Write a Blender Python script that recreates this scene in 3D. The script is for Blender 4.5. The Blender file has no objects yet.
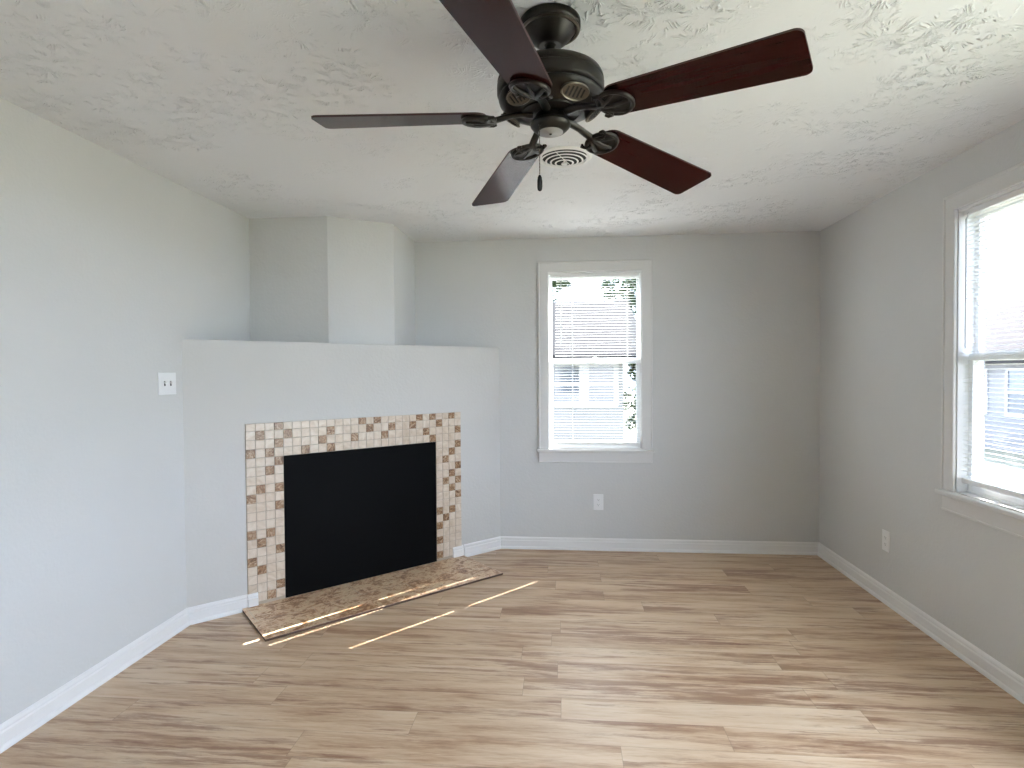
import bpy, bmesh, math, random
from math import sin, cos, pi, radians as R, sqrt, atan2
from mathutils import Vector, Matrix, noise

sc = bpy.context.scene
C = sc.collection
random.seed(7)

# ------------------------------------------------------------------ camera
F_PX, YAW, PITCH, ROLL, CAM_H = 571.68, -0.0896, -0.0200, -0.0067, 1.3937
fw = Vector((sin(YAW)*cos(PITCH), cos(YAW)*cos(PITCH), sin(PITCH)))
rt = Vector((cos(YAW), -sin(YAW), 0)); up = rt.cross(fw)
r2 = rt*cos(ROLL) + up*sin(ROLL); u2 = -rt*sin(ROLL) + up*cos(ROLL)
cam = bpy.data.objects.new('camera', bpy.data.cameras.new('camera'))
C.objects.link(cam)
m = Matrix.Identity(4)
for i in range(3):
    m[i][0], m[i][1], m[i][2] = r2[i], u2[i], -fw[i]
m[0][3], m[1][3], m[2][3] = 0, 0, CAM_H
cam.matrix_world = m
cam.data.sensor_width = 36; cam.data.lens = F_PX/1024*36
cam.data.clip_start = .02; cam.data.clip_end = 300
sc.camera = cam

# ------------------------------------------------------------------ light and exposure
vs = sc.view_settings
vs.view_transform = 'Standard'; vs.look = 'None'; vs.gamma = 1; vs.use_curve_mapping = False
vs.exposure = 2.8
w = bpy.data.worlds.new('sky'); sc.world = w; w.use_nodes = True
nt = w.node_tree
bg = nt.nodes['Background']
bg.inputs[0].default_value = (0.68, 0.80, 1.0, 1)
bg.inputs[1].default_value = 3.0
SUN_AZ = Vector((.674, .739, 0)).normalized(); SUN_EL = math.atan(.87)
sd = bpy.data.lights.new('sun', 'SUN'); sd.energy = 24; sd.angle = R(.25); sd.color = (1, .95, .90)
so = bpy.data.objects.new('sun', sd); C.objects.link(so)
tosun = SUN_AZ*cos(SUN_EL) + Vector((0, 0, sin(SUN_EL)))
so.rotation_euler = tosun.to_track_quat('Z', 'Y').to_euler(); so.location = tosun*20
try:
    sc.cycles.max_bounces = 14; sc.cycles.diffuse_bounces = 8; sc.cycles.glossy_bounces = 4
    sc.cycles.transparent_max_bounces = 12
    sc.cycles.caustics_reflective = False; sc.cycles.caustics_refractive = False
    sc.cycles.use_denoising = True
except Exception:
    pass

# ------------------------------------------------------------------ room measures
H = 2.44
XL, XR, YB, YR = -2.0997, 1.9243, 4.4964, -1.6
YA = 3.6888
CH = [(-1.5557, 3.6888), (-1.18, 3.9375), (-1.1776, 4.4964)]
FP0 = Vector((XL, 2.9889, 0)); FP1 = Vector((-.5055, YB, 0)); MT = 1.5926
fd = (FP1-FP0).normalized(); FL = (FP1-FP0).length; fn = Vector((fd.y, -fd.x, 0))
WT = .115
W1 = dict(a=-.115, b=.605, z0=.79, z1=2.175)      # back window opening
W2 = dict(a=2.27, b=2.99, z0=.79, z1=2.175)       # right window opening
W3 = dict(a=.0, b=1.9, z0=.5, z1=2.2)        # added opening in the right wall, out of view, for more daylight

# ------------------------------------------------------------------ helpers
def put(name, bm, mat, parent=None, smooth=False):
    me = bpy.data.meshes.new(name); bmesh.ops.recalc_face_normals(bm, faces=bm.faces) if len(bm.faces) else None
    bm.to_mesh(me); bm.free()
    for x in (mat if isinstance(mat, (list, tuple)) else [mat]): me.materials.append(x)
    if smooth:
        for p in me.polygons: p.use_smooth = True
        try: me.set_sharp_from_angle(angle=R(40))
        except Exception: pass
    o = bpy.data.objects.new(name, me); C.objects.link(o)
    if parent: o.parent = parent
    return o
def tag(o, label=None, cat=None, group=None, kind=None):
    if label: o['label'] = label
    if cat: o['category'] = cat
    if group: o['group'] = group
    if kind: o['kind'] = kind
    return o
def empty(name, loc=(0, 0, 0), rz=0):
    o = bpy.data.objects.new(name, None); C.objects.link(o); o.location = loc; o.rotation_euler = (0, 0, rz)
    o.empty_display_size = .1
    return o
def box(bm, x0, x1, y0, y1, z0, z1, M=None, mi=0, bevel=0):
    vs_ = [bm.verts.new((x, y, z)) for x in (x0, x1) for y in (y0, y1) for z in (z0, z1)]
    f = []
    for q in ((0, 1, 3, 2), (4, 6, 7, 5), (0, 4, 5, 1), (2, 3, 7, 6), (0, 2, 6, 4), (1, 5, 7, 3)):
        f.append(bm.faces.new([vs_[i] for i in q])); f[-1].material_index = mi
    if bevel:
        es = list({e for g in f for e in g.edges})
        r = bmesh.ops.bevel(bm, geom=es, offset=bevel, segments=1, affect='EDGES')
        vs_ = list({v for v in r['verts']} | {v for v in vs_ if v.is_valid})
        for g in r['faces']: g.material_index = mi
    if M is not None:
        bmesh.ops.transform(bm, matrix=M, verts=[v for v in vs_ if v.is_valid])
    return vs_
def lathe(bm, prof, seg=40, M=None, mi=0, closed=False):
    rings = []
    for r, z in prof:
        if r < 1e-6: rings.append([bm.verts.new((0, 0, z))])
        else: rings.append([bm.verts.new((r*cos(2*pi*k/seg), r*sin(2*pi*k/seg), z)) for k in range(seg)])
    n = len(rings); rng = range(n if closed else n-1)
    for i in rng:
        a, b = rings[i], rings[(i+1) % n]
        for k in range(seg):
            k2 = (k+1) % seg
            if len(a) == 1 and len(b) == 1: continue
            if len(a) == 1: f = bm.faces.new((a[0], b[k], b[k2]))
            elif len(b) == 1: f = bm.faces.new((a[k], b[0], a[k2]))
            else: f = bm.faces.new((a[k], b[k], b[k2], a[k2]))
            f.material_index = mi
    if M is not None:
        bmesh.ops.transform(bm, matrix=M, verts=[v for r in rings for v in r])
def tube(bm, pts, rad, seg=10, closed=False, flat=1.0, mi=0):
    pts = [Vector(p) for p in pts]; n = len(pts); rings = []
    for i, p in enumerate(pts):
        if closed: t = pts[(i+1) % n]-pts[i-1]
        else: t = pts[min(i+1, n-1)]-pts[max(i-1, 0)]
        t.normalize()
        a = Vector((0, 0, 1)).cross(t)
        if a.length < .05: a = Vector((1, 0, 0)).cross(t)
        a.normalize(); b = t.cross(a)
        rr = rad[i] if isinstance(rad, (list, tuple)) else rad
        rings.append([bm.verts.new(p+a*rr*cos(2*pi*k/seg)+b*rr*flat*sin(2*pi*k/seg)) for k in range(seg)])
    for i in range(n if closed else n-1):
        A, B = rings[i], rings[(i+1) % n]
        for k in range(seg):
            bm.faces.new((A[k], A[(k+1) % seg], B[(k+1) % seg], B[k])).material_index = mi
    if not closed:
        bm.faces.new(rings[0][::-1]).material_index = mi; bm.faces.new(rings[-1]).material_index = mi
def prism(bm, poly, z0, z1, M=None, mi=0):
    a = [bm.verts.new((x, y, z0)) for x, y in poly]; b = [bm.verts.new((x, y, z1)) for x, y in poly]
    n = len(poly); fs = [bm.faces.new(a[::-1]), bm.faces.new(b)]
    for i in range(n): fs.append(bm.faces.new((a[i], a[(i+1) % n], b[(i+1) % n], b[i])))
    for f in fs: f.material_index = mi
    if M is not None: bmesh.ops.transform(bm, matrix=M, verts=a+b)
def sweep(bm, prof, A, B, n):
    """extrude profile (offset from wall, height) from A to B, n = unit normal into the room; mitre handled by the caller"""
    A, B, n = Vector(A), Vector(B), Vector(n)
    a = [bm.verts.new(A+n*o+Vector((0, 0, z))) for o, z in prof]
    b = [bm.verts.new(B+n*o+Vector((0, 0, z))) for o, z in prof]
    k = len(prof)
    for i in range(k): bm.faces.new((a[i], a[(i+1) % k], b[(i+1) % k], b[i]))
    bm.faces.new(a[::-1]); bm.faces.new(b)

# ------------------------------------------------------------------ materials
def mat(name, col=(.5, .5, .5), rough=.5, metal=0, spec=.5, coat=0):
    x = bpy.data.materials.new(name); x.use_nodes = True
    b = x.node_tree.nodes['Principled BSDF']
    b.inputs['Base Color'].default_value = (*col, 1); b.inputs['Roughness'].default_value = rough
    b.inputs['Metallic'].default_value = metal; b.inputs['Specular IOR Level'].default_value = spec
    b.inputs['Coat Weight'].default_value = coat
    return x
class NB:
    def __init__(s, x): s.t = x.node_tree; s.b = s.t.nodes['Principled BSDF']
    def n(s, ty, ins=None, **kw):
        nd = s.t.nodes.new(ty)
        for k, v in kw.items(): setattr(nd, k, v)
        for k, v in (ins or {}).items():
            if isinstance(v, bpy.types.NodeSocket): s.t.links.new(v, nd.inputs[k])
            else: nd.inputs[k].default_value = v
        return nd
    def l(s, a, b): s.t.links.new(a, b)
    def math(s, op, a, b=None, c=None, clamp=False):
        ins = {0: a}
        if b is not None: ins[1] = b
        if c is not None: ins[2] = c
        return s.n('ShaderNodeMath', ins, operation=op, use_clamp=clamp).outputs[0]
    def pos(s): return s.n('ShaderNodeNewGeometry').outputs['Position']
    def obj(s): return s.n('ShaderNodeTexCoord').outputs['Object']
    def mapv(s, v, scale=(1, 1, 1), loc=(0, 0, 0), rot=(0, 0, 0)):
        return s.n('ShaderNodeMapping', {'Vector': v, 'Scale': scale, 'Location': loc, 'Rotation': rot}).outputs[0]
    def noise(s, v, sc_, det=3, rough=.5, out='Fac', dist=0):
        return s.n('ShaderNodeTexNoise', {'Vector': v, 'Scale': sc_, 'Detail': det, 'Roughness': rough, 'Distortion': dist}).outputs[out]
    def ramp(s, f, stops, interp='LINEAR'):
        nd = s.n('ShaderNodeValToRGB', {0: f}); cr = nd.color_ramp; cr.interpolation = interp
        while len(cr.elements) < len(stops): cr.elements.new(.5)
        for e, (p, c) in zip(cr.elements, stops): e.position = p; e.color = (*c, 1)
        return nd.outputs[0]
    def mix(s, f, a, b, blend='MIX'):
        nd = s.n('ShaderNodeMix', data_type='RGBA', blend_type=blend)
        for i, v in ((0, f), (6, a), (7, b)):
            if isinstance(v, bpy.types.NodeSocket): s.l(v, nd.inputs[i])
            else: nd.inputs[i].default_value = v if i == 0 else (*v, 1)
        return nd.outputs[2]
    def bump(s, h, strength=.3, dist=.01):
        nd = s.n('ShaderNodeBump', {'Height': h, 'Strength': strength, 'Distance': dist}); s.l(nd.outputs[0], s.b.inputs['Normal'])

# wall paint
def wall_paint(name, col):
    x = mat(name, col, .55, spec=.3); b = NB(x)
    n1 = b.noise(b.pos(), 60, 3); n2 = b.noise(b.pos(), 9, 2)
    b.bump(b.math('ADD', n1, b.math('MULTIPLY', n2, 1.2)), .35, .004)
    c = b.mix(b.noise(b.pos(), 2.5, 3), tuple(v*.97 for v in col), tuple(min(1, v*1.03) for v in col)); b.l(c, b.b.inputs['Base Color'])
    return x
M_wall = wall_paint('pale_grey_wall_paint', (.63, .635, .628))
M_mantel = wall_paint('textured_grey_wall_paint', (.60, .595, .575))
# ceiling: stomped brush texture
M_ceil = mat('stomped_ceiling_paint', (.77, .785, .80), .8, spec=.2); b = NB(M_ceil)
P = b.pos()
def stomp(scale, off, k, power):
    pw = b.mapv(P, (1, 1, 0), off)
    wob = b.n('ShaderNodeVectorMath', {0: pw, 1: b.n('ShaderNodeVectorMath', {0: b.noise(pw, 7, 2, out='Color'), 'Scale': .05}, operation='SCALE').outputs[0]}, operation='ADD').outputs[0]
    vo = b.n('ShaderNodeTexVoronoi', {'Vector': wob, 'Scale': scale, 'Randomness': 1.0}, voronoi_dimensions='2D')
    d = b.n('ShaderNodeVectorMath', {0: wob, 1: vo.outputs['Position']}, operation='SUBTRACT').outputs[0]
    nrm = b.n('ShaderNodeVectorMath', {0: d}, operation='NORMALIZE').outputs[0]
    sep = b.n('ShaderNodeSeparateXYZ', {0: nrm})
    ang = b.n('ShaderNodeCombineXYZ', {0: sep.outputs[0], 1: sep.outputs[1], 2: b.math('MULTIPLY', b.n('ShaderNodeSeparateColor', {0: vo.outputs['Color']}).outputs[0], 40)}).outputs[0]
    st = b.noise(ang, k, 1, .4)
    st = b.math('POWER', b.math('SUBTRACT', 1, b.math('MULTIPLY', b.math('ABSOLUTE', b.math('SUBTRACT', st, .5)), 9), clamp=True), power)
    brk = b.math('MULTIPLY', b.math('SUBTRACT', b.noise(pw, 26, 2), .48), 9, clamp=True)
    st = b.math('MULTIPLY', st, brk)
    dist = b.math('MULTIPLY', vo.outputs['Distance'], 1)
    fall = b.math('SUBTRACT', 1, b.math('ABSOLUTE', b.math('MULTIPLY', b.math('SUBTRACT', dist, .30), 3.4)), clamp=True)
    return b.math('MULTIPLY', st, fall)
s1 = stomp(4.6, (0, 0, 0), 5.0, 1.3); s2 = stomp(6.0, (3.3, 1.7, 0), 5.5, 1.3)
patch = b.math('MULTIPLY', b.math('SUBTRACT', b.noise(P, 2.2, 2), .38), 5, clamp=True)
hh = b.math('MULTIPLY', b.math('MAXIMUM', s1, s2), patch)
hh = b.math('ADD', hh, b.math('MULTIPLY', b.noise(P, 25, 3), .12))
b.bump(hh, 1.0, .0068)
# white trim paint
M_trim = mat('white_trim_paint', (.79, .785, .78), .35, spec=.45)
M_trimw = mat('white_window_trim_paint', (.70, .70, .69), .4, spec=.4)
M_vinyl = mat('white_vinyl', (.85, .86, .86), .35)
# slats: thin pvc lets some light through
M_slat = bpy.data.materials.new('white_blind_slat'); M_slat.use_nodes = True
t = M_slat.node_tree; pb = t.nodes['Principled BSDF']; pb.inputs['Base Color'].default_value = (.80, .80, .78, 1); pb.inputs['Roughness'].default_value = .4
tr = t.nodes.new('ShaderNodeBsdfTranslucent'); tr.inputs[0].default_value = (.9, .9, .88, 1)
mx = t.nodes.new('ShaderNodeMixShader'); mx.inputs[0].default_value = .15
t.links.new(pb.outputs[0], mx.inputs[1]); t.links.new(tr.outputs[0], mx.inputs[2]); t.links.new(mx.outputs[0], t.nodes['Material Output'].inputs[0])
# glass
def glass_mat(name, tint):
    x = bpy.data.materials.new(name); x.use_nodes = True
    t = x.node_tree; t.nodes.remove(t.nodes['Principled BSDF'])
    tp = t.nodes.new('ShaderNodeBsdfTransparent'); tp.inputs[0].default_value = tint
    gl = t.nodes.new('ShaderNodeBsdfGlossy'); gl.inputs['Roughness'].default_value = 0
    lw = t.nodes.new('ShaderNodeLayerWeight'); lw.inputs[0].default_value = .5
    pw = t.nodes.new('ShaderNodeMath'); pw.operation = 'POWER'; pw.inputs[1].default_value = 5; t.links.new(lw.outputs['Facing'], pw.inputs[0])
    fr = t.nodes.new('ShaderNodeMath'); fr.operation = 'MULTIPLY_ADD'; fr.inputs[1].default_value = .96; fr.inputs[2].default_value = .04; t.links.new(pw.outputs[0], fr.inputs[0])
    mx = t.nodes.new('ShaderNodeMixShader')
    t.links.new(fr.outputs[0], mx.inputs[0]); t.links.new(tp.outputs[0], mx.inputs[1]); t.links.new(gl.outputs[0], mx.inputs[2]); t.links.new(mx.outputs[0], t.nodes['Material Output'].inputs[0])
    return x
M_glass = glass_mat('clear_window_glass', (.97, .98, .98, 1))
M_glass_s = glass_mat('slightly_tinted_window_glass', (.66, .66, .67, 1))  # milder tint, added to hold down the right window's brightness
M_glass_t = glass_mat('grey_tinted_window_glass', (.57, .58, .59, 1))   # tint added to dim the glare and view through the back window
# floor planks, running along X
M_floor = mat('wood_look_plank', (.4, .3, .2), .38, spec=.42); b = NB(M_floor)
P = b.pos(); sp = b.n('ShaderNodeSeparateXYZ', {0: P})
PW, PL = .152, 1.22
row = b.math('FLOOR', b.math('DIVIDE', sp.outputs[1], PW))
rnd = b.n('ShaderNodeTexWhiteNoise', {'W': row}, noise_dimensions='1D').outputs['Value']
xs = b.math('ADD', b.math('DIVIDE', sp.outputs[0], PL), b.math('MULTIPLY', rnd, 7.3))
colm = b.math('FLOOR', xs)
pid = b.n('ShaderNodeTexWhiteNoise', {'Vector': b.n('ShaderNodeCombineXYZ', {0: row, 1: colm}).outputs[0]}, noise_dimensions='2D')
pv = pid.outputs['Value']
shift = b.n('ShaderNodeCombineXYZ', {0: b.math('MULTIPLY', pv, 31), 1: b.math('MULTIPLY', pv, 17), 2: b.math('MULTIPLY', pv, 9)}).outputs[0]
Q = b.n('ShaderNodeVectorMath', {0: P, 1: shift}, operation='ADD').outputs[0]
ndist = b.noise(b.mapv(Q, (5, 22, 1)), 1, 4, .65, out='Color')
Qd = b.n('ShaderNodeVectorMath', {0: Q, 1: b.n('ShaderNodeVectorMath', {0: ndist, 'Scale': .030}, operation='SCALE').outputs[0]}, operation='ADD').outputs[0]
big = b.noise(b.mapv(Qd, (1.4, 12, 1)), 1, 5, .6)
fine = b.noise(b.mapv(Qd, (9, 130, 1)), 1, 4, .65)
mid = b.noise(b.mapv(Qd, (2.6, 34, 1), (5, 3, 0)), 1, 6, .68)
area = b.noise(b.mapv(Q, (.9, 5.5, 1), (2, 7, 0)), 1, 3, .55)
f = b.math('ADD', b.math('MULTIPLY', big, .75), b.math('MULTIPLY', fine, .25))
f = b.math('ADD', f, b.math('MULTIPLY', b.math('SUBTRACT', pv, .5), .03))
col = b.ramp(f, [(.37, (.33, .180, .098)), (.44, (.50, .325, .200)), (.52, (.62, .445, .300)), (.64, (.70, .545, .390))])
sm = b.math('ADD', b.math('MULTIPLY', mid, .6), b.math('MULTIPLY', area, .4))
sm = b.math('MULTIPLY', b.math('SUBTRACT', sm, .515), 13, clamp=True)
sm = b.math('MULTIPLY', sm, b.math('ADD', .45, b.math('MULTIPLY', fine, .9)), clamp=True)
col = b.mix(b.math('MULTIPLY', sm, .88), col, (.205, .075, .034))
hue = b.noise(b.mapv(Q, (.8, 6, 1)), 1, 2)
col = b.mix(b.math('MULTIPLY', hue, .35), col, (.52, .41, .28))
fx = b.math('FRACT', xs); fy = b.math('FRACT', b.math('DIVIDE', sp.outputs[1], PW))
ey = b.math('MINIMUM', fy, b.math('SUBTRACT', 1, fy)); ex = b.math('MINIMUM', fx, b.math('SUBTRACT', 1, fx))
seam = b.math('MAXIMUM', b.math('LESS_THAN', ey, .008), b.math('LESS_THAN', ex, .0012))
col = b.mix(b.math('MULTIPLY', seam, .3), col, (.12, .075, .045))
b.l(col, b.b.inputs['Base Color'])
b.l(b.math('ADD', .30, b.math('MULTIPLY', fine, .16)), b.b.inputs['Roughness'])
b.bump(b.math('SUBTRACT', b.math('MULTIPLY', fine, .5), b.math('MULTIPLY', seam, .6)), .25, .002)
# hearth stone
M_hearth = mat('brown_marbled_stone_tile', (.4, .28, .2), .3, spec=.5); b = NB(M_hearth)
O = b.obj(); so_ = b.n('ShaderNodeSeparateXYZ', {0: O})
wn = b.noise(O, 9, 4, .6, dist=1.5); w2 = b.noise(b.mapv(O, (1, 2.2, 1), (4, 2, 1)), 22, 5, .65, dist=2.2)
c1 = b.ramp(b.math('ADD', b.math('MULTIPLY', wn, .5), b.math('MULTIPLY', w2, .5)),
            [(.40, (.20, .085, .035)), (.455, (.42, .22, .11)), (.50, (.62, .40, .235)), (.545, (.80, .64, .46)), (.62, (.60, .45, .28))])
gx = b.math('FRACT', b.math('DIVIDE', b.math('ADD', so_.outputs[0], b.math('MULTIPLY', b.math('FLOOR', b.math('DIVIDE', so_.outputs[1], .25)), .305)), .61))
gy = b.math('FRACT', b.math('DIVIDE', so_.outputs[1], .25))
g = b.math('MAXIMUM', b.math('LESS_THAN', gx, .009), b.math('LESS_THAN', gy, .018))
b.l(b.mix(b.math('MULTIPLY', g, .6), c1, (.62, .52, .42)), b.b.inputs['Base Color'])
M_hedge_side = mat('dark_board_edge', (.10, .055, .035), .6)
# mosaic tiles
def tile_mat(name, stops, scale, dist):
    x = mat(name, (.6, .5, .4), .28, spec=.5); b = NB(x)
    at = b.n('ShaderNodeAttribute', attribute_name='tint')
    O = b.obj(); off = b.n('ShaderNodeVectorMath', {0: at.outputs['Color'], 'Scale': 30}, operation='SCALE').outputs[0]
    v = b.n('ShaderNodeVectorMath', {0: O, 1: off}, operation='ADD').outputs[0]
    rot = b.n('ShaderNodeVectorRotate', {'Vector': v, 'Angle': b.math('MULTIPLY', at.outputs['Fac'], 6)}, rotation_type='Y_AXIS').outputs[0]
    nn = b.noise(b.mapv(rot, (1, 1, 2.5)), scale, 3, .6, dist=dist)
    c = b.ramp(nn, stops)
    tw = b.mix(at.outputs['Fac'], (.86, .80, .74), (1, 1, 1))
    b.l(b.mix(1, c, tw, 'MULTIPLY'), b.b.inputs['Base Color'])
    return x
M_tl = tile_mat('cream_travertine_tile', [(.3, (.60, .50, .39)), (.5, (.70, .61, .51)), (.7, (.76, .69, .60))], 14, .5)
M_td = tile_mat('brown_marble_tile', [(.34, (.13, .068, .03)), (.46, (.29, .165, .085)), (.56, (.40, .26, .15)), (.62, (.62, .50, .37)), (.7, (.33, .2, .11))], 30, 1.5)
M_grout = mat('tile_grout', (.44, .37, .29), .9)
M_black = mat('matt_black_board', (.0028, .0028, .003), .55, spec=.06)
# fan
M_bronze = mat('dark_bronze_metal', (.040, .034, .027), .36, metal=.55, spec=.5)
b = NB(M_bronze); n_ = b.noise(b.obj(), 40, 3)
b.l(b.mix(n_, (.011, .0095, .0075), (.028, .024, .019)), b.b.inputs['Base Color'])
M_bronze2 = mat('brushed_bronze_highlight', (.13, .115, .09), .34, metal=.8)
M_blade = mat('mahogany_blade_veneer', (.06, .01, .008), .16, spec=.14); b = NB(M_blade)
nn = b.noise(b.mapv(b.obj(), (4, 60, 1)), 1, 4, .6)
b.l(b.ramp(nn, [(.3, (.017, .0019, .0020)), (.55, (.023, .0026, .0026)), (.75, (.030, .0036, .0034))]), b.b.inputs['Base Color'])
M_blade_edge = mat('dark_blade_edge', (.03, .008, .006), .5)
M_chain = mat('antique_chain_metal', (.10, .085, .07), .4, metal=.7)
M_cap = mat('pale_metal_plate', (.36, .35, .33), .45, metal=.3)
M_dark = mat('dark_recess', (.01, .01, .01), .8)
M_ventw = mat('white_enamel', (.82, .82, .80), .4)
M_plate = mat('white_cover_plate', (.82, .83, .84), .35)
M_slot = mat('dark_slot', (.05, .05, .05), .7)

# ------------------------------------------------------------------ room shell
def S(o): o['kind'] = 'structure'; return o
bm = bmesh.new(); box(bm, XL-WT, XR+WT, YR-WT, YB+WT, -.12, 0); S(put('floor', bm, M_floor))
bm = bmesh.new(); box(bm, XL-WT, XR+WT, YR-WT, YB+WT, H, H+.15); S(put('ceiling', bm, M_ceil))
def holed(bm, axis, o0, o1, a0, a1, holes):
    """wall slab between o0..o1 along its normal and a0..a1 along its length, with window holes"""
    def bx(p, q, z0, z1):
        if axis == 'y': box(bm, p, q, o0, o1, z0, z1)
        else: box(bm, o0, o1, p, q, z0, z1)
    c = a0
    for h in sorted(holes, key=lambda h: h['a']):
        bx(c, h['a'], 0, H); bx(h['a'], h['b'], 0, h['z0']); bx(h['a'], h['b'], h['z1'], H); c = h['b']
    bx(c, a1, 0, H)
bm = bmesh.new(); holed(bm, 'y', YB, YB+WT, XL-WT, XR+WT, [W1]); S(put('wall_back', bm, M_wall))
bm = bmesh.new(); holed(bm, 'x', XR, XR+WT, YR-WT, YB, [W2, W3]); S(put('wall_right', bm, M_wall))
bm = bmesh.new(); box(bm, XL-WT, XL, YR-WT, YB, 0, H); S(put('wall_left', bm, M_wall))
bm = bmesh.new(); box(bm, XL, XR, YR-WT, YR, 0, H); S(put('wall_rear', bm, M_wall))
bm = bmesh.new(); prism(bm, [(XL, YA), CH[0], CH[1], CH[2], (XL, YB)], MT, H); S(put('wall_chimney', bm, M_wall))
bm = bmesh.new(); prism(bm, [(XL, FP0.y), (FP1.x, YB), (XL, YB)], 0, MT)
es = [e for e in bm.edges if abs(e.verts[0].co.z-MT) < 1e-5 and abs(e.verts[1].co.z-MT) < 1e-5 and abs(e.calc_length()-FL) < 1e-3]
bmesh.ops.bevel(bm, geom=es, offset=.006, segments=3, affect='EDGES')
S(put('wall_fireplace', bm, M_mantel))

# baseboards (with a shoe moulding along the floor)
BP = [(0, 0), (.024, 0), (.0235, .008), (.020, .016), (.015, .020), (.0145, .021), (.0145, .064), (.010, .070), (.0105, .078), (.008, .086), (.003, .091), (0, .093)]
BPn = [(0, .018), (.0145, .018), (.0145, .064), (.010, .070), (.0105, .078), (.008, .086), (.003, .091), (0, .093)]
def bb(name, segs):
    bm = bmesh.new()
    for pr, A, B, n in segs: sweep(bm, pr, A, B, n)
    return S(put(name, bm, M_trim))
bb('baseboard_back', [(BP, (FP1.x-.01, YB, 0), (XR, YB, 0), (0, -1, 0))])
bb('baseboard_right', [(BP, (XR, YR, 0), (XR, YB, 0), (-1, 0, 0))])
bb('baseboard_left', [(BP, (XL, YR, 0), (XL, FP0.y+.01, 0), (1, 0, 0))])
bb('baseboard_rear', [(BP, (XL, YR, 0), (XR, YR, 0), (0, 1, 0))])
def fpt(s, n=0, z=0): return FP0+fd*s+fn*n+Vector((0, 0, z))
TT = .009   # tile thickness; the boards lap over the last tiles
bb('baseboard_fireplace', [(BP, fpt(.0), fpt(.283), fn), (BPn, fpt(.283), fpt(.315), fn), (BPn, fpt(.315, TT), fpt(.372, TT), fn),
                           (BPn, fpt(1.742, TT), fpt(1.82, TT), fn), (BPn, fpt(1.82), fpt(1.84), fn), (BP, fpt(1.845), fpt(FL), fn)])

# ------------------------------------------------------------------ windows
def window(idx, M, w, z0, z1, lab, cas=.08, glass=None, drop=.005):
    """built in a local frame: x along the wall 0..w, y into the wall (outward), z up"""
    W = empty('window_%d' % idx); W.matrix_world = M; S(W); W['label'] = lab
    # casing
    bm = bmesh.new()
    for a, b_ in ((-cas, 0), (w, w+cas)):
        box(bm, a, b_, -.018, 0, z0, z1+cas, bevel=.003)
    box(bm, -cas, w+cas, -.0185, 0, z1, z1+cas, bevel=.003)
    # raised outer bead
    for a, b_ in ((-cas, -cas+.014), (w+cas-.014, w+cas)): box(bm, a, b_, -.024, -.015, z0, z1+cas, bevel=.003)
    box(bm, -cas, w+cas, -.0242, -.015, z1+cas-.014, z1+cas, bevel=.003)
    put('window_casing', bm, M_trimw, W)
    bm = bmesh.new(); box(bm, -cas-.012, w+cas+.012, -.045, 0, z0-.022, z0, bevel=.004); box(bm, 0, w, -.01, .0448, z0-.022, z0+.003)
    put('window_sill', bm, M_trimw, W)
    bm = bmesh.new(); box(bm, -cas, w+cas, -.016, 0, z0-.104, z0-.022, bevel=.003); box(bm, -cas, w+cas, -.02, -.012, z0-.104, z0-.094, bevel=.002)
    put('window_apron', bm, M_trimw, W)
    # jamb liner / outer frame
    bm = bmesh.new()
    for a, b_ in ((0, .006), (w-.006, w)): box(bm, a, b_, .0, WT+.004, z0, z1)
    box(bm, .006, w-.006, .0, WT+.004, z1-.012, z1); box(bm, .006, w-.006, .045, WT+.004, z0-.02, z0+.012)
    put('jamb_liner', bm, M_vinyl, W)
    zm = (z0+z1)/2-drop
    def sash(name, za, zb, y0, st, lift=False):
        bm = bmesh.new(); x0, x1 = .006, w-.006
        box(bm, x0, x0+st, y0, y0+.026, za, zb, bevel=.002); box(bm, x1-st, x1, y0, y0+.026, za, zb, bevel=.002)
        box(bm, x0+st, x1-st, y0, y0+.026, za, za+.042, bevel=.002); box(bm, x0+st, x1-st, y0, y0+.026, zb-.036, zb, bevel=.002)
        s_ = put(name, bm, M_vinyl, W)
        bm = bmesh.new(); box(bm, x0+st-.004, x1-st+.004, y0+.011, y0+.015, za+.038, zb-.032)
        put('glass_pane', bm, glass or M_glass_t, s_)
        return s_
    sash('upper_sash', zm-.018, z1-.012, .076, .022)
    ls = sash('lower_sash', z0+.012, zm+.018, .049, .030)
    bm = bmesh.new(); box(bm, w/2-.03, w/2+.03, .048, .074, zm+.018, zm+.026, bevel=.002); box(bm, w/2-.012, w/2+.02, .044, .056, zm+.026, zm+.034, bevel=.002)
    put('sash_lock', bm, M_vinyl, ls)
    return W
SP = .0215; TILT = R(-4)
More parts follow.
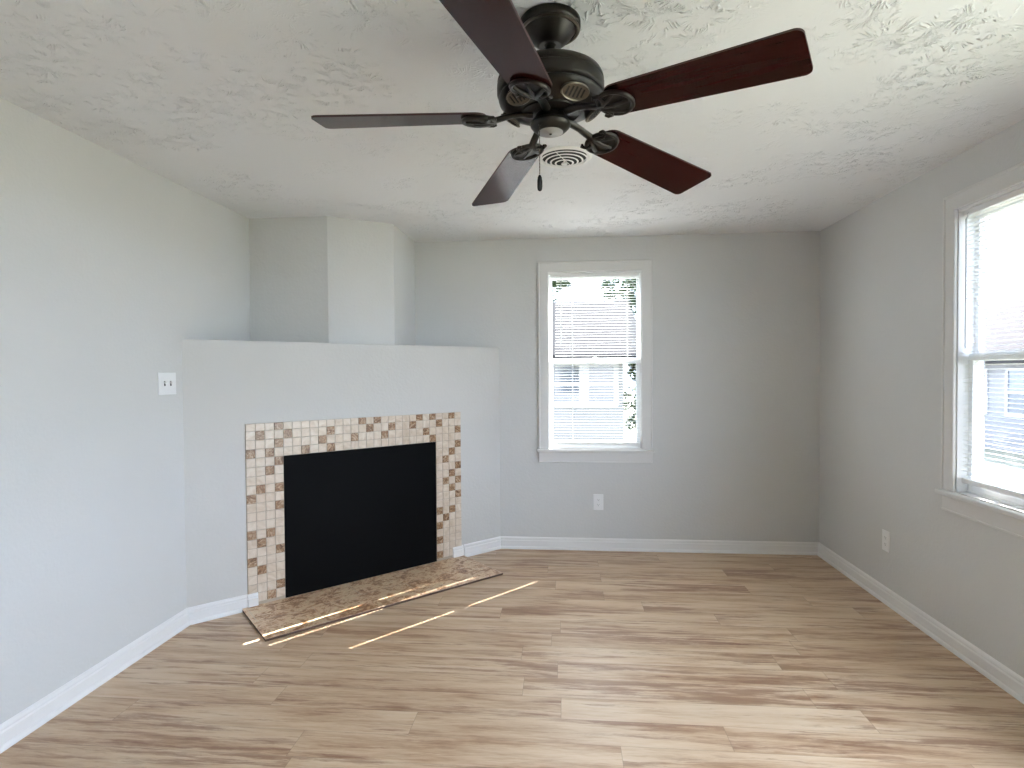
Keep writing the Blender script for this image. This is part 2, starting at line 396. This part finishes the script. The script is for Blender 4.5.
def blind(M, w, z0, z1, lab, gap_l, gap_r, wand_x, wand_len, ladders, rail_h=.024, lift=.010, holes=True):
    B = empty('window_blind'); B.matrix_world = M; tag(B, lab, 'window blind')
    xa, xb = gap_l, w-gap_r; yc = .028
    bm = bmesh.new(); box(bm, .014, w-.014, yc-.013, yc+.013, z1-.012-.026, z1-.0125, bevel=.002)
    put('headrail', bm, M_vinyl, B)
    zt = z1-.012-.026-.012; zb = z0+lift+rail_h
    n = int((zt-zb)/SP)
    bm = bmesh.new(); hw = .0125; hole_w = .0050; hd = .0070
    xs_ = [xa]; 
    for L in ladders: xs_ += [L-hole_w, L+hole_w]
    xs_.append(xb)
    ys_ = [-hw, -hd, 0, hd, hw]
    for i in range(n):
        z = zt-i*SP
        dz = random.uniform(-.0008, .0008); sag = random.uniform(-.0015, .0015)
        cols = []; skew = -.022*i/n if gap_l > .03 else 0
        for x in xs_:
            x = x+skew if x == xa else x
            colv = []
            for y in ys_:
                crown = .0016*(1-(y/hw)**2)
                yy = y*cos(TILT)-crown*sin(TILT); zz = y*sin(TILT)+crown*cos(TILT)
                colv.append(bm.verts.new((x, yc+yy, z+zz+dz+sag*(x/w-.5))))
            cols.append(colv)
        for a in range(len(xs_)-1):
            hole = a % 2 == 1
            for k in range(4):
                if hole and holes and k in (1, 2): continue
                bm.faces.new((cols[a][k], cols[a+1][k], cols[a+1][k+1], cols[a][k+1]))
    put('slats', bm, M_slat, B, smooth=True)
    zl = zt-n*SP+SP*.35
    bm = bmesh.new(); box(bm, xa, xb, yc-.012, yc+.012, zl-rail_h, zl, bevel=.003); put('bottom_rail', bm, M_vinyl, B)
    bm = bmesh.new()
    for L in ladders:
        for y in (yc-.0135, yc+.0135): tube(bm, [(L, y, zl), (L, y, z1-.03)], .0008, 5)
        tube(bm, [(L+.0056, yc, zl), (L+.0056, yc, z1-.03)], .0006, 5)
    put('ladder_cord', bm, M_vinyl, B)
    wx = wand_x
    bm = bmesh.new(); tube(bm, [(wx, yc-.018, z1-.045), (wx, yc-.024, z1-.06), (wx, yc-.024, z1-wand_len-.05), (wx, yc-.023, z1-wand_len-.06)], [.002, .0035, .0035, .0045], 8)
    tube(bm, [(wx, yc-.012, z1-.03), (wx, yc-.019, z1-.032), (wx, yc-.019, z1-.046)], .0018, 6)
    put('tilt_wand', bm, M_wand, B)
    return B
M_wand = mat('clear_grey_plastic', (.55, .56, .56), .25)
MB = Matrix.Translation((W1['a'], YB, 0))
window(1, MB, .72, W1['z0'], W1['z1'], 'white sash window in the back wall, trees behind it')
blind(MB, .72, W1['z0'], W1['z1'], 'white slatted blind on the back wall window, wand at its left', .062, .016, .10, .50, (.185, .613))
MR = Matrix.Translation((XR, W2['a'], 0)) @ Matrix(((0, 1, 0, 0), (1, 0, 0, 0), (0, 0, 1, 0), (0, 0, 0, 1)))
window(2, MR, .72, W2['z0'], W2['z1'], 'bright white sash window in the right wall', drop=.03, glass=M_glass_s)
blind(MR, .72, W2['z0'], W2['z1'], 'white slatted blind on the right wall window, cut off by the picture edge', .0135, .0135, .67, .62, (.165, .595), lift=.034, holes=False)
MS = Matrix.Translation((XR, W3['a'], 0)) @ Matrix(((0, 1, 0, 0), (1, 0, 0, 0), (0, 0, 1, 0), (0, 0, 0, 1)))
window(3, MS, W3['b']-W3['a'], W3['z0'], W3['z1'], 'unseen wide sash window added in the right wall to brighten the room', glass=M_glass)  # added beyond the view, lets extra daylight into the room

# ------------------------------------------------------------------ fireplace
FM = Matrix.Translation(FP0) @ Matrix(((fd.x, -fn.x, 0, 0), (fd.y, -fn.y, 0, 0), (0, 0, 1, 0), (0, 0, 0, 1)))
# local frame: x = along the wall, y = into the wall (room is -y), z up
TS0, TW, TOPZ = .3175, .05378, 1.101
DARK = {(3, 0), (1, 1), (4, 1), (9, 1), (3, 2), (8, 2), (0, 3), (2, 3), (6, 3), (9, 3), (3, 4), (2, 5), (1, 7), (3, 7), (0, 8), (3, 9), (0, 12), (2, 12),
        (1, 13), (3, 14), (0, 15), (1, 16), (3, 18), (2, 19), (13, 0), (15, 0), (21, 0), (23, 0), (26, 0), (14, 1), (17, 1), (20, 1), (24, 1), (12, 2), (16, 2), (22, 2), (27, 2),
        (23, 3), (27, 4), (26, 5), (25, 6), (27, 7), (26, 8), (25, 9), (27, 9), (26, 10), (27, 11), (26, 13), (24, 13), (25, 14), (24, 15), (24, 17), (24, 19)}
sur = empty('fireplace_surround', FP0); sur.matrix_world = FM
tag(sur, 'fireplace surround of small cream and brown mosaic tiles around the black opening', 'fireplace surround')
bm = bmesh.new(); tl = bm.loops.layers.float_color.new('tint')
zr = [TOPZ]
zr.append(zr[-1]-TW*.85)
while zr[-1] > .06: zr.append(zr[-1]-TW)
zr[-1] = max(zr[-1], .016)
g = .0016
for rrow in range(len(zr)-1):
    for c in range(28):
        if 4 <= c < 24 and rrow > 3: continue
        if (c == 0 or c == 27) and zr[rrow] < .09: continue
        nf = len(bm.faces)
        zlow = zr[rrow+1] if not (zr[rrow+1] < .02) else .016
        if rrow == 3 and 4 <= c < 24: pass
        box(bm, TS0+c*TW+g, TS0+(c+1)*TW-g, -TT+random.uniform(-.0003, .0003), -.001, zlow+g, zr[rrow]-g, mi=1 if (c, rrow) in DARK else 0, bevel=.0012)
        bm.faces.ensure_lookup_table()
        tv = (random.random(), random.random(), random.random(), 1)
        for f_ in bm.faces[nf:]:
            for l_ in f_.loops: l_[tl] = tv
put('mosaic_tiles', bm, [M_tl, M_td], sur)
OX0, OX1, OZ = TS0+4*TW, TS0+24*TW, zr[4]
bm = bmesh.new()
box(bm, TS0, OX0, -.006, 0, .016, TOPZ-.0005); box(bm, OX1, TS0+28*TW, -.006, 0, .016, TOPZ-.0005); box(bm, OX0, OX1, -.006, 0, OZ, TOPZ-.0005)
put('grout_bed', bm, M_grout, sur)
bm = bmesh.new(); box(bm, OX0+.001, OX1-.001, -.0065, -.0005, .0165, OZ-.001, bevel=.001)
o = put('fireplace_cover', bm, M_black); o.matrix_world = FM
tag(o, 'matt black board closing the fireplace opening inside the mosaic surround', 'fireplace cover')
# hearth slab
HM = FM
bm = bmesh.new(); HS0, HS1, HD, HT = .283, 1.840, .4985, .015
vs_ = box(bm, HS0, HS1, -HD, -.0007, 0.0005, HT, bevel=.0015)
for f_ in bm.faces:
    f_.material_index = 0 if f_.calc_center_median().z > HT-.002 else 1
o = put('hearth_slab', bm, [M_hearth, M_hedge_side]); o.matrix_world = HM
tag(o, 'low hearth slab of brown marbled tile lying on the floor before the fireplace', 'hearth')

# ------------------------------------------------------------------ switch and outlets
def plate(name, M, w, h, kind, lab, cat):
    E_ = empty(name); E_.matrix_world = M; tag(E_, lab, cat)
    bm = bmesh.new(); box(bm, -w/2, w/2, -.006, -.0002, -h/2, h/2, bevel=.0025)
    put('cover_plate', bm, M_plate, E_)
    if kind == 'switch':
        for sx in (-.023, .023):
            bm = bmesh.new(); box(bm, sx-.0055, sx+.0055, -.0068, -.0055, -.013, .013); put('toggle_slot_shade', bm, M_slot, E_)  # dark patch stands for the shadow beneath the toggle
            bm = bmesh.new(); box(bm, -.0045, .0045, -.013, 0, -.005, .005, Matrix.Translation((sx, -.006, .003)) @ Matrix.Rotation(R(-28), 4, 'X'), bevel=.001)
            put('toggle', bm, M_plate, E_)
            for sz in (-.03, .03):
                bm = bmesh.new(); lathe(bm, [(0, .0015), (.003, .001), (.0032, 0)], 10, Matrix.Translation((sx, -.006, sz)) @ Matrix.Rotation(R(90), 4, 'X')); put('screw', bm, M_plate, E_)
    else:
        for sz in (-.0195, .0195):
            bm = bmesh.new()
            poly = [(.0165*cos(a)*1.0, max(-.0135, min(.0135, .0175*sin(a)))) for a in [2*pi*k/24 for k in range(24)]]
            prism(bm, poly, 0, .002, Matrix.Translation((0, -.0055, sz)) @ Matrix.Rotation(R(90), 4, 'X'))
            s_ = put('socket', bm, M_plate, E_)
            bm = bmesh.new()
            box(bm, -.0072, -.0055, -.008, -.0070, sz-.001, sz+.007); box(bm, .0055, .0072, -.008, -.0070, sz-.0005, sz+.006); box(bm, -.002, .002, -.008, -.0070, sz-.009, sz-.005)
            put('socket_slots', bm, M_slot, s_)
        bm = bmesh.new(); lathe(bm, [(0, .0015), (.003, .001), (.0032, 0)], 10, Matrix.Translation((0, -.006, 0)) @ Matrix.Rotation(R(90), 4, 'X')); put('screw', bm, M_plate, E_)
def wallM(p, n):   # local -y points along n (into the room)
    n = Vector(n); y = -n; x = y.cross(Vector((0, 0, 1)))
    return Matrix(((x.x, y.x, 0, p[0]), (x.y, y.y, 0, p[1]), (0, 0, 1, p[2]), (0, 0, 0, 1)))
plate('light_switch', wallM((XL, 2.862, 1.348), (1, 0, 0)), .135, .118, 'switch', 'white double toggle light switch on the left wall beside the fireplace', 'light switch')
plate('power_outlet', wallM((.268, YB, .376), (0, -1, 0)), .078, .125, 'outlet', 'white power outlet low on the back wall under the window', 'power outlet')
plate('power_outlet', wallM((XR, 3.592, .370), (-1, 0, 0)), .078, .125, 'outlet', 'white power outlet low on the right wall near the back corner', 'power outlet')

# ------------------------------------------------------------------ round ceiling vent
V = empty('ceiling_vent', (.010, 2.81, H)); tag(V, 'round white stepped ring air vent on the ceiling behind the fan', 'ceiling vent')
def ring(name, r0, r1, z0, z1, t=.0025):
    bm = bmesh.new(); lathe(bm, [(r0, z0), (r1, z1), (r1+t*.5, z1-.0004), (r0+t*.3, z0-.001)], 48, closed=True); put(name, bm, M_ventw, V, True)
bm = bmesh.new(); lathe(bm, [(.112, -.0005), (.134, -.0005), (.135, -.003), (.130, -.007), (.124, -.010), (.117, -.010), (.112, -.006)], 56, closed=True); put('flange', bm, M_ventw, V, True)
for k, rr in enumerate((.114, .091, .068, .045)):
    zc = -.016-.005*k
    ring('louvre_ring', rr-.007, rr+.001, zc-.0006, zc+.0006, .0015)
bm = bmesh.new(); lathe(bm, [(0, -.040), (.012, -.039), (.016, -.036), (.012, -.030), (0, -.028)], 32); put('centre_cone', bm, M_ventw, V, True)
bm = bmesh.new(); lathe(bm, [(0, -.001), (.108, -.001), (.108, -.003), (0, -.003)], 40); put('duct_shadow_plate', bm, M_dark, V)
bm = bmesh.new(); box(bm, -.1145, .1145, -.001, .001, -.0165, -.0135, Matrix.Rotation(1.2, 4, 'Z')); lathe(bm, [(0, -.012), (.004, -.012), (.004, -.034), (0, -.034)], 10)
put('brace', bm, M_ventw, V)

# ------------------------------------------------------------------ ceiling fan
FX, FY = -.0345, 1.73
FK = 1.042
def fz(z): return CAM_H+(z-CAM_H)*FK-H     # heights below the canopy, measured from the ceiling
FAN = empty('ceiling_fan', (FX, FY, H)); tag(FAN, 'dark bronze ceiling fan with five mahogany blades hanging from the textured ceiling', 'ceiling fan')
def fl(name, prof, m_, seg=48, parent=FAN):
    bm = bmesh.new()
    if name.startswith('canopy'): lathe(bm, [(r, (z-H)*.78) for r, z in prof], seg)
    else:
        lift_ = .018 if name in ('flywheel', 'switch_housing', 'bottom_cap', 'cap_screw') else 0
        lathe(bm, [(r*FK, fz(z)+lift_) for r, z in prof], seg)
    return put(name, bm, m_, parent, True)
fl('canopy', [(0, 2.439), (.088, 2.439), (.091, 2.434), (.091, 2.414), (.086, 2.405), (.079, 2.402), (.077, 2.404), (.074, 2.400), (.066, 2.385), (.050, 2.362), (.038, 2.350), (.034, 2.346), (.030, 2.346), (0, 2.35)], M_bronze)
fl('canopy_trim_ring', [(.080, 2.402), (.087, 2.405), (.0885, 2.400), (.084, 2.3965), (.079, 2.398), (.080, 2.402)], M_bronze2)
fl('downrod', [(0, 2.358), (.018, 2.355), (.024, 2.343), (.022, 2.332), (.0135, 2.326), (.0135, 2.285), (.022, 2.28), (.026, 2.262), (.036, 2.25), (0, 2.25)], M_bronze, 28)
fl('motor_housing', [(0, 2.256), (.05, 2.256), (.105, 2.252), (.134, 2.246), (.146, 2.238), (.151, 2.228), (.152, 2.222), (.149, 2.219), (.149, 2.2165), (.153, 2.214), (.153, 2.190), (.150, 2.184),
                     (.146, 2.182), (.146, 2.179), (.149, 2.176), (.146, 2.166), (.132, 2.152), (.108, 2.142), (.085, 2.138), (.083, 2.134), (0, 2.134)], M_bronze, 64)
fl('flywheel', [(0, 2.134), (.068, 2.134), (.070, 2.130), (.070, 2.122), (.062, 2.117), (0, 2.117)], M_bronze)
fl('switch_housing', [(0, 2.117), (.040, 2.117), (.045, 2.110), (.045, 2.098), (.055, 2.094), (.058, 2.089), (.058, 2.084), (.052, 2.076), (.043, 2.068), (.037, 2.066), (0, 2.066)], M_bronze)
cp = fl('bottom_cap', [(0, 2.0665), (.034, 2.0665), (.036, 2.065), (.034, 2.0635), (.008, 2.0625), (.006, 2.061), (0, 2.0605)], M_cap)
fl('cap_screw', [(0, 2.061), (.004, 2.061), (.0035, 2.0592), (0, 2.0588)], M_dark, 12, cp)
PH = -.545; RB, ZB = .696, fz(2.100)+.027
DROOP = 0.0
def rounded(pts, rads, seg=7):
    out = []; n = len(pts)
    for i in range(n):
        p0, p, p1 = Vector(pts[i-1]), Vector(pts[i]), Vector(pts[(i+1) % n])
        a = (p0-p).normalized(); c_ = (p1-p).normalized(); r_ = rads[i]
        ang = a.angle(c_); d = min(r_/math.tan(ang/2), (p0-p).length*.49, (p1-p).length*.49); r_ = d*math.tan(ang/2)
        cen = p+(a+c_).normalized()*(r_/sin(ang/2))
        s0 = p+a*d-cen; s1 = p+c_*d-cen
        t0 = atan2(s0.y, s0.x); dt = (atan2(s1.y, s1.x)-t0+pi) % (2*pi)-pi
        for k in range(seg+1): out.append((cen.x+r_*cos(t0+dt*k/seg), cen.y+r_*sin(t0+dt*k/seg)))
    return out
outl = rounded([(.192, -.062), (RB, -.080), (RB, .080), (.192, .062)], [.038, .020, .020, .038])
bm = bmesh.new(); prism(bm, outl, 0, .006)
for f_ in bm.faces: f_.material_index = 0 if abs(f_.normal.z) > .5 or abs(f_.calc_center_median().z-.003) > .002 else 1
PITCHB = R(-12)
blade_me = None
def iron_mesh():
    """cast blade iron: curved arm from the flywheel, opening into an oval cup under the blade"""
    bm = bmesh.new()
    # arm
    tube(bm, [(.050, 0, .006), (.085, 0, .010), (.115, 0, .006), (.140, 0, .000), (.165, 0, -.006)], [.013, .012, .011, .012, .012], 10, flat=.7)
    # V shaped struts that fan out from the arm
    for s in (-1, 1):
        tube(bm, [(.150, 0, -.004), (.172, s*.010, -.010), (.195, s*.026, -.011), (.214, s*.040, -.007), (.224, s*.043, -.004)], [.009, .008, .007, .006, .005], 8, flat=.8)
        tube(bm, [(.175, s*.012, -.010), (.182, s*.030, -.010), (.176, s*.044, -.008), (.163, s*.046, -.008), (.158, s*.037, -.009)], [.006, .006, .0055, .005, .004], 8)
    # oval rim and floor of the cup
    rim = [(.205+.046*cos(a), .048*sin(a), -.006) for a in [2*pi*k/28 for k in range(28)]]
    tube(bm, rim, .0065, 8, closed=True)
    prism(bm, [(.205+.044*cos(a), .046*sin(a)) for a in [2*pi*k/28 for k in range(28)]], -.005, -.0008)
    tube(bm, [(.165, 0, -.008), (.200, 0, -.012), (.244, 0, -.008)], [.009, .006, .005], 8, flat=.7)
    return bm
bl_src = None
for i in range(5):
    a = PH+i*2*pi/5
    Mb = Matrix.Rotation(a, 4, 'Z') @ Matrix.Translation((0, 0, ZB))
    pit = Matrix.Rotation(PITCHB, 4, 'X')
    Mb = Mb @ Matrix.Rotation(R((3.2, 6.3, 5.3, 1.0, 2.3)[i]), 4, 'Y')
    if i == 0:
        bo = put('fan_blade', bm, [M_blade, M_blade_edge], FAN); bl_src = bo
        io = put('blade_iron', iron_mesh(), M_bronze, FAN, True); ir_src = io
        sw_src = []
        for x, y in ((.192, -.024), (.192, .024), (.230, 0)):
            sb = bmesh.new(); lathe(sb, [(0, -.010), (.003, -.0095), (.0048, -.007), (.005, -.004), (0, -.004)], 10, Matrix.Translation((x, y, 0)))
            sw_src.append(put('screw', sb, M_bronze2, io, True))
        sws = []
        # slotted oval vent on the motor's underside, between two irons
        vb = bmesh.new(); slots = bmesh.new()
        Mv = Matrix.Translation((.130, 0, fz(2.150))) @ Matrix.Rotation(R(-32), 4, 'Y')
        prism(vb, [(.024*cos(q), .042*sin(q)) for q in [2*pi*k/24 for k in range(24)]], -.010, -.001, Mv)
        tube(vb, [tuple(Mv @ Vector((.025*cos(q), .043*sin(q), -.009))) for q in [2*pi*k/24 for k in range(24)]], .003, 6, closed=True)
        for k in range(-2, 3):
            hl = .016*sqrt(1-(k*.0125/.038)**2)
            box(slots, -hl, hl, k*.0125-.0026, k*.0125+.0026, -.0112, -.0095, Mv)
        vo_ = put('motor_vent', vb, M_bronze2, FAN, True); vo_src = vo_
        sl = put('vent_slots', slots, M_dark, vo_); sl_src = sl
    else:
        bo = bl_src.copy(); io = ir_src.copy(); sws = [q.copy() for q in sw_src]; vo_ = vo_src.copy(); sl = sl_src.copy()
        for q in [bo, io, vo_, sl]+sws: C.objects.link(q)
        for q in sws: q.parent = io
        sl.parent = vo_
    bo.matrix_local = Mb @ pit; io.matrix_local = Mb @ Matrix.Rotation(PITCHB*.85, 4, 'X') @ Matrix.Scale(FK, 4)
    vo_.matrix_local = Matrix.Rotation(a+pi/5+R(9), 4, 'Z')
# pull chain
bm = bmesh.new(); cx, cy = -.028, -.040
tube(bm, [(cx*.9, cy*.9, fz(2.106)), (cx*1.12, cy*1.12, fz(2.106)), (cx*1.12, cy*1.12, fz(2.086))], .003, 8)
z = fz(2.085)
while z > fz(1.948):
    bmesh.ops.create_icosphere(bm, subdivisions=1, radius=.0019, matrix=Matrix.Translation((cx*1.12, cy*1.12, z))); z -= .0042
ch = put('pull_chain', bm, M_chain, FAN, True)
bm = bmesh.new(); lathe(bm, [(0, 1.949), (.003, 1.947), (.006, 1.941), (.0075, 1.930), (.0075, 1.912), (.006, 1.904), (.003, 1.901), (0, 1.9)], 16, Matrix.Translation((cx*1.12, cy*1.12, fz(1.949)-1.949)))
put('chain_fob', bm, M_dark, ch, True)

# ------------------------------------------------------------------ outside
GZ = -.75
M_grass = mat('dry_lawn', (.3, .3, .2), .9); b = NB(M_grass); b.l(b.mix(b.noise(b.pos(), 6, 5), (.10, .11, .07), (.17, .17, .13)), b.b.inputs['Base Color'])
M_siding = mat('grey_lap_siding', (.22, .225, .235), .6); b = NB(M_siding)
zz = b.n('ShaderNodeSeparateXYZ', {0: b.pos()}).outputs[2]; fr_ = b.math('FRACT', b.math('DIVIDE', zz, .11)); b.bump(fr_, 1, .02)
M_shing = mat('grey_roof_shingle', (.30, .29, .29), 1.0, spec=.05); b = NB(M_shing); b.l(b.mix(b.noise(b.pos(), 12, 4), (.022, .022, .023), (.045, .044, .044)), b.b.inputs['Base Color'])
M_htrim = mat('pale_house_trim', (.42, .43, .45), .6)
M_pane = mat('dark_house_glass', (.10, .12, .15), .08, spec=.8)
M_bark = mat('grey_brown_bark', (.12, .09, .07), .9)
M_leaf = mat('green_leaves', (.09, .16, .04), .7, spec=.2); b = NB(M_leaf)
b.l(b.mix(b.noise(b.pos(), 3, 3), (.016, .032, .010), (.06, .095, .03)), b.b.inputs['Base Color'])
M_road = mat('pale_concrete_drive', (.22, .22, .22), .9)
bm = bmesh.new(); box(bm, -40, 60, -30, 60, GZ-.2, GZ); tag(S(put('ground', bm, M_grass)), 'dry pale lawn outside the windows')
bm = bmesh.new(); box(bm, 6.8, 9.8, -20, 30, GZ-.05, GZ+.01); S(put('trim_1', bm, M_road))['label'] = 'pale concrete drive outside the right window'

def house(name, M, L, D, he, hr, wins, lab):
    h_ = empty(name); h_.matrix_world = M; tag(h_, lab, 'house')
    bm = bmesh.new(); box(bm, 0, L, 0, D, 0, he)
    for x in (0, L):
        v = [bm.verts.new((x, 0, he)), bm.verts.new((x, D, he)), bm.verts.new((x, D/2, hr))]; bm.faces.new(v)
    put('siding_walls', bm, M_siding, h_)
    bm = bmesh.new(); ov = .4; sl_ = (hr-he)/(D/2)
    for s in (0, 1):
        y0 = -ov if s == 0 else D+ov; z0_ = he-ov*sl_
        vv = [(-ov, y0, z0_), (L+ov, y0, z0_), (L+ov, D/2, hr), (-ov, D/2, hr)]
        lo = [bm.verts.new(q) for q in vv]; hi = [bm.verts.new((q[0], q[1], q[2]+.12)) for q in vv]
        bm.faces.new(lo); bm.faces.new(hi)
        for k in range(4): bm.faces.new((lo[k], lo[(k+1) % 4], hi[(k+1) % 4], hi[k]))
    put('roof', bm, M_shing, h_)
    for (x, z0_, ww, hh_) in wins:
        bm = bmesh.new()
        box(bm, x-.08, x+ww+.08, -.04, 0, z0_-.08, z0_); box(bm, x-.08, x+ww+.08, -.04, 0, z0_+hh_, z0_+hh_+.08)
        box(bm, x-.08, x, -.04, 0, z0_, z0_+hh_); box(bm, x+ww, x+ww+.08, -.04, 0, z0_, z0_+hh_); box(bm, x, x+ww, -.035, 0, z0_+hh_/2-.03, z0_+hh_/2+.03)
        wf = put('window', bm, M_htrim, h_)
        bm = bmesh.new(); box(bm, x, x+ww, -.012, -.002, z0_, z0_+hh_); put('pane', bm, M_pane, wf)
    return h_
house('neighbour_house', Matrix.Translation((-5.6, 9.5, GZ)), 6.58, 6, 2.45, 3.55, [(1.5, 1.6, .8, .65), (3.9, 1.65, .8, .6), (5.42, 1.65, .44, .6), (6.02, 1.65, .40, .6)],
      'pale house with grey roof seen through the back window blind')
house('neighbour_house', Matrix.Translation((11.5, 22.5, GZ)) @ Matrix.Rotation(R(-90), 4, 'Z'), 12, 7, 2.5, 4.3, [(2.2, 1.0, 1.4, 1.1), (4.6, 1.0, 1.2, 1.1), (6.6, 1.0, 1.0, 1.1)],
      'pale house seen through the right window blind')
def tree(x, y, h, r, lab, n=1500, cz=.62):
    t_ = empty('tree', (x, y, GZ)); tag(t_, lab, 'tree', 'trees outside the windows')
    bm = bmesh.new()
    tube(bm, [(0, 0, 0), (.05, 0, h*.25), (0, .08, h*.5), (.1, 0, h*.8)], [.16, .12, .09, .03], 8)
    for k in range(6):
        a = k*1.1; tube(bm, [(0, 0, h*(.35+.05*k)), (r*.35*cos(a), r*.35*sin(a), h*(.5+.05*k)), (r*.7*cos(a), r*.7*sin(a), h*(.55+.06*k))], [.06, .04, .015], 6)
    put('trunk', bm, M_bark, t_)
    bm = bmesh.new(); cl = [(random.gauss(0, r*.42), random.gauss(0, r*.42), h*cz+random.gauss(0, h*.14), random.uniform(.3, .6)*r) for _ in range(12)]
    for _ in range(n):
        c = random.choice(cl); d = Vector((random.gauss(0, 1), random.gauss(0, 1), random.gauss(0, 1))).normalized()*c[3]*random.uniform(.6, 1)
        p = Vector(c[:3])+d; s_ = random.uniform(.05, .11)
        A_ = Vector((random.gauss(0, 1), random.gauss(0, 1), random.gauss(0, .6))).normalized(); B_ = A_.cross(Vector((random.gauss(0, 1), random.gauss(0, 1), random.gauss(0, 1)))).normalized()
        bm.faces.new([bm.verts.new(p-A_*s_), bm.verts.new(p+B_*s_*.45), bm.verts.new(p+A_*s_), bm.verts.new(p-B_*s_*.45)])
    put('foliage', bm, M_leaf, t_)
tree(2.35, 12.2, 4.6, 1.1, 'small leafy tree at the right corner of the pale house behind the back window', 3000, .42)
tree(-1.3, 19.0, 7.4, 1.9, 'broad leafy tree rising behind the roof of the house behind the back window', 12000)
tree(3.4, 17.6, 7.0, 1.7, 'tall leafy tree standing farthest right behind the back window', 12000)
tree(4.6, 4.1, 7.6, 2.3, 'dense leafy tree added close outside the right wall to block the sun', 13000, .72)  # added so its crown keeps direct sun off the right wall windows
